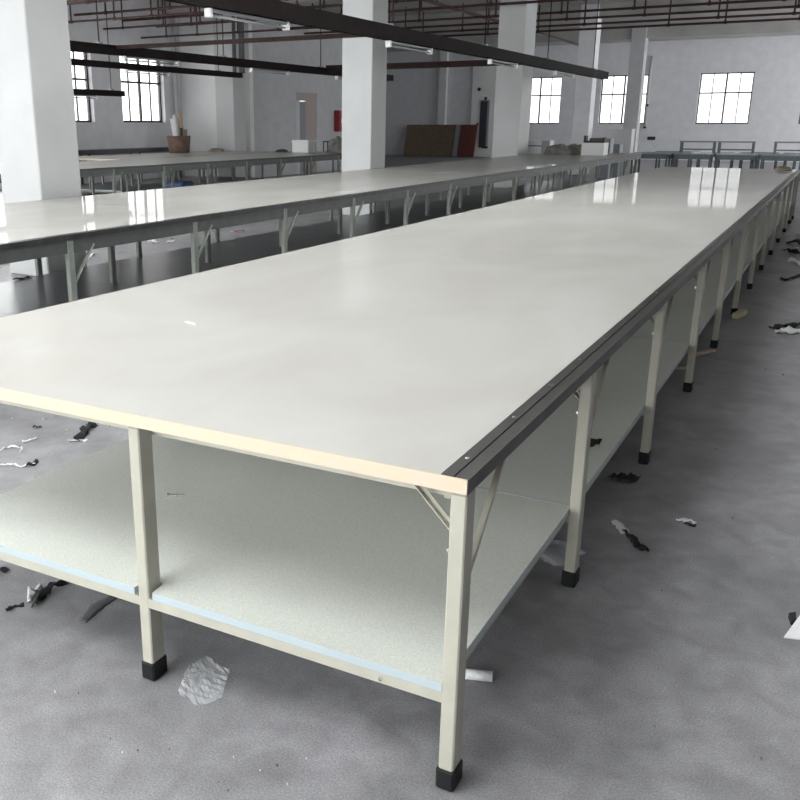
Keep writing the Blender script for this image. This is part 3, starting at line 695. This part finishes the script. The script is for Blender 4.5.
tag(link('paper_roll', mesh('paper_roll', bm, M_CLOTH_W)), 'rolled white paper on the floor behind the front corner leg', 'paper roll')
# clear crumpled sheet
bm = B(); g = 14; vv = {}
poly = [(-1.545, 1.90), (-1.535, 1.98), (-1.42, 1.95), (-1.36, 1.82), (-1.40, 1.76), (-1.49, 1.78)]
for i in range(g+1):
    for j in range(g+1):
        a = Vector((*poly[0], 0)).lerp(Vector((*poly[5], 0)), j/g); b_ = Vector((*poly[2], 0)).lerp(Vector((*poly[3], 0)), j/g)
        if i <= g/2: p = a.lerp(Vector((*poly[1], 0)).lerp(Vector((*poly[4], 0)), j/g), i/(g/2))
        else: p = Vector((*poly[1], 0)).lerp(Vector((*poly[4], 0)), j/g).lerp(b_, (i-g/2)/(g/2))
        p.z = .004 + .005*max(0, .4+noise.noise(Vector((i*.4, j*.9, 3)))*1.6); vv[i, j] = bm.verts.new(p)
for i in range(g):
    for j in range(g): bm.faces.new((vv[i, j], vv[i+1, j], vv[i+1, j+1], vv[i, j+1]))
tag(link('plastic_sheet', mesh('plastic_sheet', bm, M_PLASTIC)), 'crumpled clear plastic sheet on the floor right of the front middle leg', 'plastic sheet')
ribbon('cloth_strip', [(-2.235, 1.93), (-2.27, 2.0), (-2.275, 2.06), (-2.26, 2.13)], .035, M_CLOTH_B, 'black and white ribbon poking out under the left front shelf', seed=15, amp=.02, group=G)
ribbon('cloth_strip', [(-2.28, 1.95), (-2.32, 2.0), (-2.32, 2.05)], .025, M_CLOTH_W, 'pale frayed edge beside the black ribbon under the left front shelf', seed=16, amp=.02, group=G)
ribbon('cloth_strip', [(-2.02, 1.94), (-2.05, 2.04), (-2.045, 2.14)], .045, M_GREY_S, 'flat grey strip on the floor left of the front middle leg', seed=17, amp=.002, group=G)
ribbon('cloth_strip', [(-2.29, 1.86), (-2.305, 1.9), (-2.275, 1.92)], .012, M_CLOTH_B, 'short curved black thread left of the black ribbon', seed=18, group=G)
ribbon('cloth_strip', [(-2.56, 2.05), (-2.515, 2.07)], .025, M_CLOTH_B, 'small black scrap at the left edge below the shelf', seed=19, group=G)
ribbon('cloth_strip', [(-3.42, 2.82), (-3.36, 2.86), (-3.3, 2.86), (-3.27, 2.93)], .01, M_CLOTH_W, 'thin white thread with a dark tip on the left floor', seed=20, group=G)
ribbon('cloth_strip', [(-3.29, 2.88), (-3.27, 2.945)], .025, M_CLOTH_B, 'dark tip of the thin white thread on the left floor', seed=21, amp=.02, group=G)
ribbon('cloth_strip', [(-3.57, 2.97), (-3.57, 3.04), (-3.5, 3.06), (-3.46, 3.0)], .009, M_CLOTH_W, 'looped white thread at the left edge of the floor', seed=22, group=G)
ribbon('cloth_strip', [(-3.37, 3.25), (-3.32, 3.3), (-3.29, 3.31)], .016, M_CLOTH_W, 'white strip crossing a black rag left of the shelf', seed=23, group=G)
ribbon('cloth_strip', [(-3.33, 3.27), (-3.38, 3.38), (-3.43, 3.44), (-3.43, 3.53)], .05, M_CLOTH_B, 'black rag on the left floor just under the table edge', seed=24, amp=.03, group=G)
ribbon('cloth_strip', [(-3.57, 3.12), (-3.55, 3.2)], .009, M_CLOTH_W, 'short white thread above the looped one', seed=25, group=G)
ribbon('cloth_strip', [(-3.7, 3.32), (-3.67, 3.35)], .02, M_CLOTH_B, 'tiny black scrap under the left table corner', seed=26, group=G)
ribbon('cloth_scrap', [(-.775, 3.66), (-.745, 3.75)], .05, M_CLOTH_B, 'black scrap on the lower shelf beside the second right leg', z=.306, seed=27, amp=.02)
ribbon('paper_scrap', [(-2.22, 2.83), (-2.15, 2.81)], .012, M_CAPW, 'tiny white paper sliver on the foreground table top', 'paper scrap', z=.8505, seed=28, amp=.002)
cloth_heap('cloth_bundle', -.9, 18.0, .852, .13, .16, .06, M_CLOTH_T, 'tan cloth lump at the far right end of the foreground table', 'cloth', 9, 14)
ribbon('cloth_scrap', [(-6.66, 5.92), (-6.66, 6.12)], .06, M_CLOTH_B, 'black scrap on the lower shelf of the second table', z=.203, seed=29, amp=.02)
ribbon('cloth_scrap', [(-8.14, 11.7), (-8.03, 11.8)], .1, M_RED, 'small red scrap on the floor under the second table', seed=30, amp=.03)
ribbon('cloth_scrap', [(-8.95, 13.0), (-8.8, 13.2), (-8.74, 13.5)], .16, M_CLOTH_B, 'black rag on the floor seen beneath the second table', seed=31, amp=.06)
ribbon('cloth_scrap', [(-9.2, 13.15), (-9.06, 13.25)], .1, M_CLOTH_W, 'white rag beside the black one beneath the second table', seed=34, amp=.05)
for k, (x, y) in enumerate(((-8.67, 9.9), (-8.5, 10.05), (-8.35, 9.95), (-8.2, 10.1), (-8.6, 10.4))):
    ribbon('cloth_strip', [(x, y), (x+.06, y+.1)], .07, M_CLOTH_W, 'white shred on the floor beneath the second table, %s of a loose row' % ords[k], seed=40+k, amp=.03, group='white shreds beneath the second table')
ribbon('cloth_strip', [(-7.9, 8.15), (-8.1, 8.4), (-8.3, 8.75)], .05, M_CLOTH_W, 'white chain-like strip on the floor behind the second table leg', seed=50, amp=.02)
bm = B(); add_bar(bm, (-8.9, 7.25, .012), (-8.45, 7.72, .012), .05, .02); tag(link('wood_stick', mesh('wood_stick', bm, M_YEL)), 'yellowish batten on the floor at the left edge beneath the second table', 'stick')
for x, y, l in ((-1.985, 2.385, 'loose zinc bolt on the lower shelf behind the front middle leg'), (-1.955, 2.40, 'second loose zinc bolt on the lower shelf, right of the other')):
    bm = B(); add_cyl(bm, (0, 0, .006), (.022, .008, .006), .0045, 8); add_cyl(bm, (-.006, -.002, .006), (0, 0, .006), .008, 6)
    tag(link('loose_bolt', mesh('loose_bolt', bm, M_BOLT), None, (x, y, .3045)), l, 'bolt')
# fine litter nobody could count
bm = B()
def fleck(x, y, s, mi):
    a = R.random()*6.28
    pts = [(x+s*math.cos(a+t_)*(.5+R.random()), y+s*math.sin(a+t_)*(.3+R.random()*.7)) for t_ in (0, 1.6, 3.1, 4.7)]
    add_prism(bm, pts, .001, .003+R.random()*.006, mi)
for _ in range(120): fleck(R.uniform(-.5, 1.4), R.uniform(2.3, 11.8), R.uniform(.0015, .004), R.choice((0, 1, 2, 2)))
for _ in range(420): fleck(R.uniform(-.45, 1.2), R.choice((R.uniform(13.4, 14.0), R.uniform(14.7, 15.2), R.uniform(15.8, 30), R.uniform(15.8, 30), R.uniform(15.8, 30))), R.uniform(.01, .05), R.choice((0, 0, 1, 2)))
for _ in range(260): fleck(R.uniform(-.42, 1.0), R.uniform(15.9, 26), R.uniform(.015, .06), R.choice((0, 0, 2)))
for _ in range(90): fleck(R.uniform(-4.4, -2.75), R.uniform(1.6, 4.4), R.uniform(.0015, .005), R.choice((0, 1, 2)))
for _ in range(40): fleck(R.uniform(-2.6, .2), R.uniform(1.5, 1.74), R.uniform(.001, .0025), R.choice((0, 1, 2)))
for _ in range(160): fleck(R.uniform(-11.3, -8.2), R.uniform(6, 20), R.uniform(.005, .03), R.choice((0, 1, 2)))
tag(link('floor_litter', mesh('floor_litter', bm, [M_CLOTH_W, M_CLOTH_B, M_CLOTH_G])), 'fine thread and paper litter strewn over the floor', 'litter', None, 'stuff')

# ------------------------------------------------------------------ daylight, camera, view
w = bpy.data.worlds.new('World'); SC.world = w; w.use_nodes = True
nt = w.node_tree; bg = nt.nodes['Background']
tc = nt.nodes.new('ShaderNodeTexCoord'); sp = nt.nodes.new('ShaderNodeSeparateXYZ'); nt.links.new(tc.outputs['Generated'], sp.inputs[0])
rp = nt.nodes.new('ShaderNodeValToRGB'); nt.links.new(sp.outputs['Z'], rp.inputs['Fac'])
rp.color_ramp.elements[0].position = 0; rp.color_ramp.elements[0].color = (1, .995, .985, 1)
rp.color_ramp.elements[1].position = .6; rp.color_ramp.elements[1].color = (1, .995, .985, 1)
nt.links.new(rp.outputs['Color'], bg.inputs['Color']); bg.inputs['Strength'].default_value = 9.0

cam = bpy.data.cameras.new('camera'); co = bpy.data.objects.new('camera', cam); C.objects.link(co); SC.camera = co
cam.sensor_width = 36; cam.lens = 897/800*36; cam.shift_x = .1; cam.clip_end = 200
co.location = (0, 0, 1.615); co.rotation_euler = (math.radians(90-17.1), 0, math.radians(29.45))
SC.view_settings.view_transform = 'Standard'; SC.view_settings.look = 'None'; SC.view_settings.gamma = 1
SC.view_settings.exposure = 0.45
SC.cycles.max_bounces = 10; SC.cycles.diffuse_bounces = 6; SC.cycles.transparent_max_bounces = 12
SC.cycles.use_denoising = True
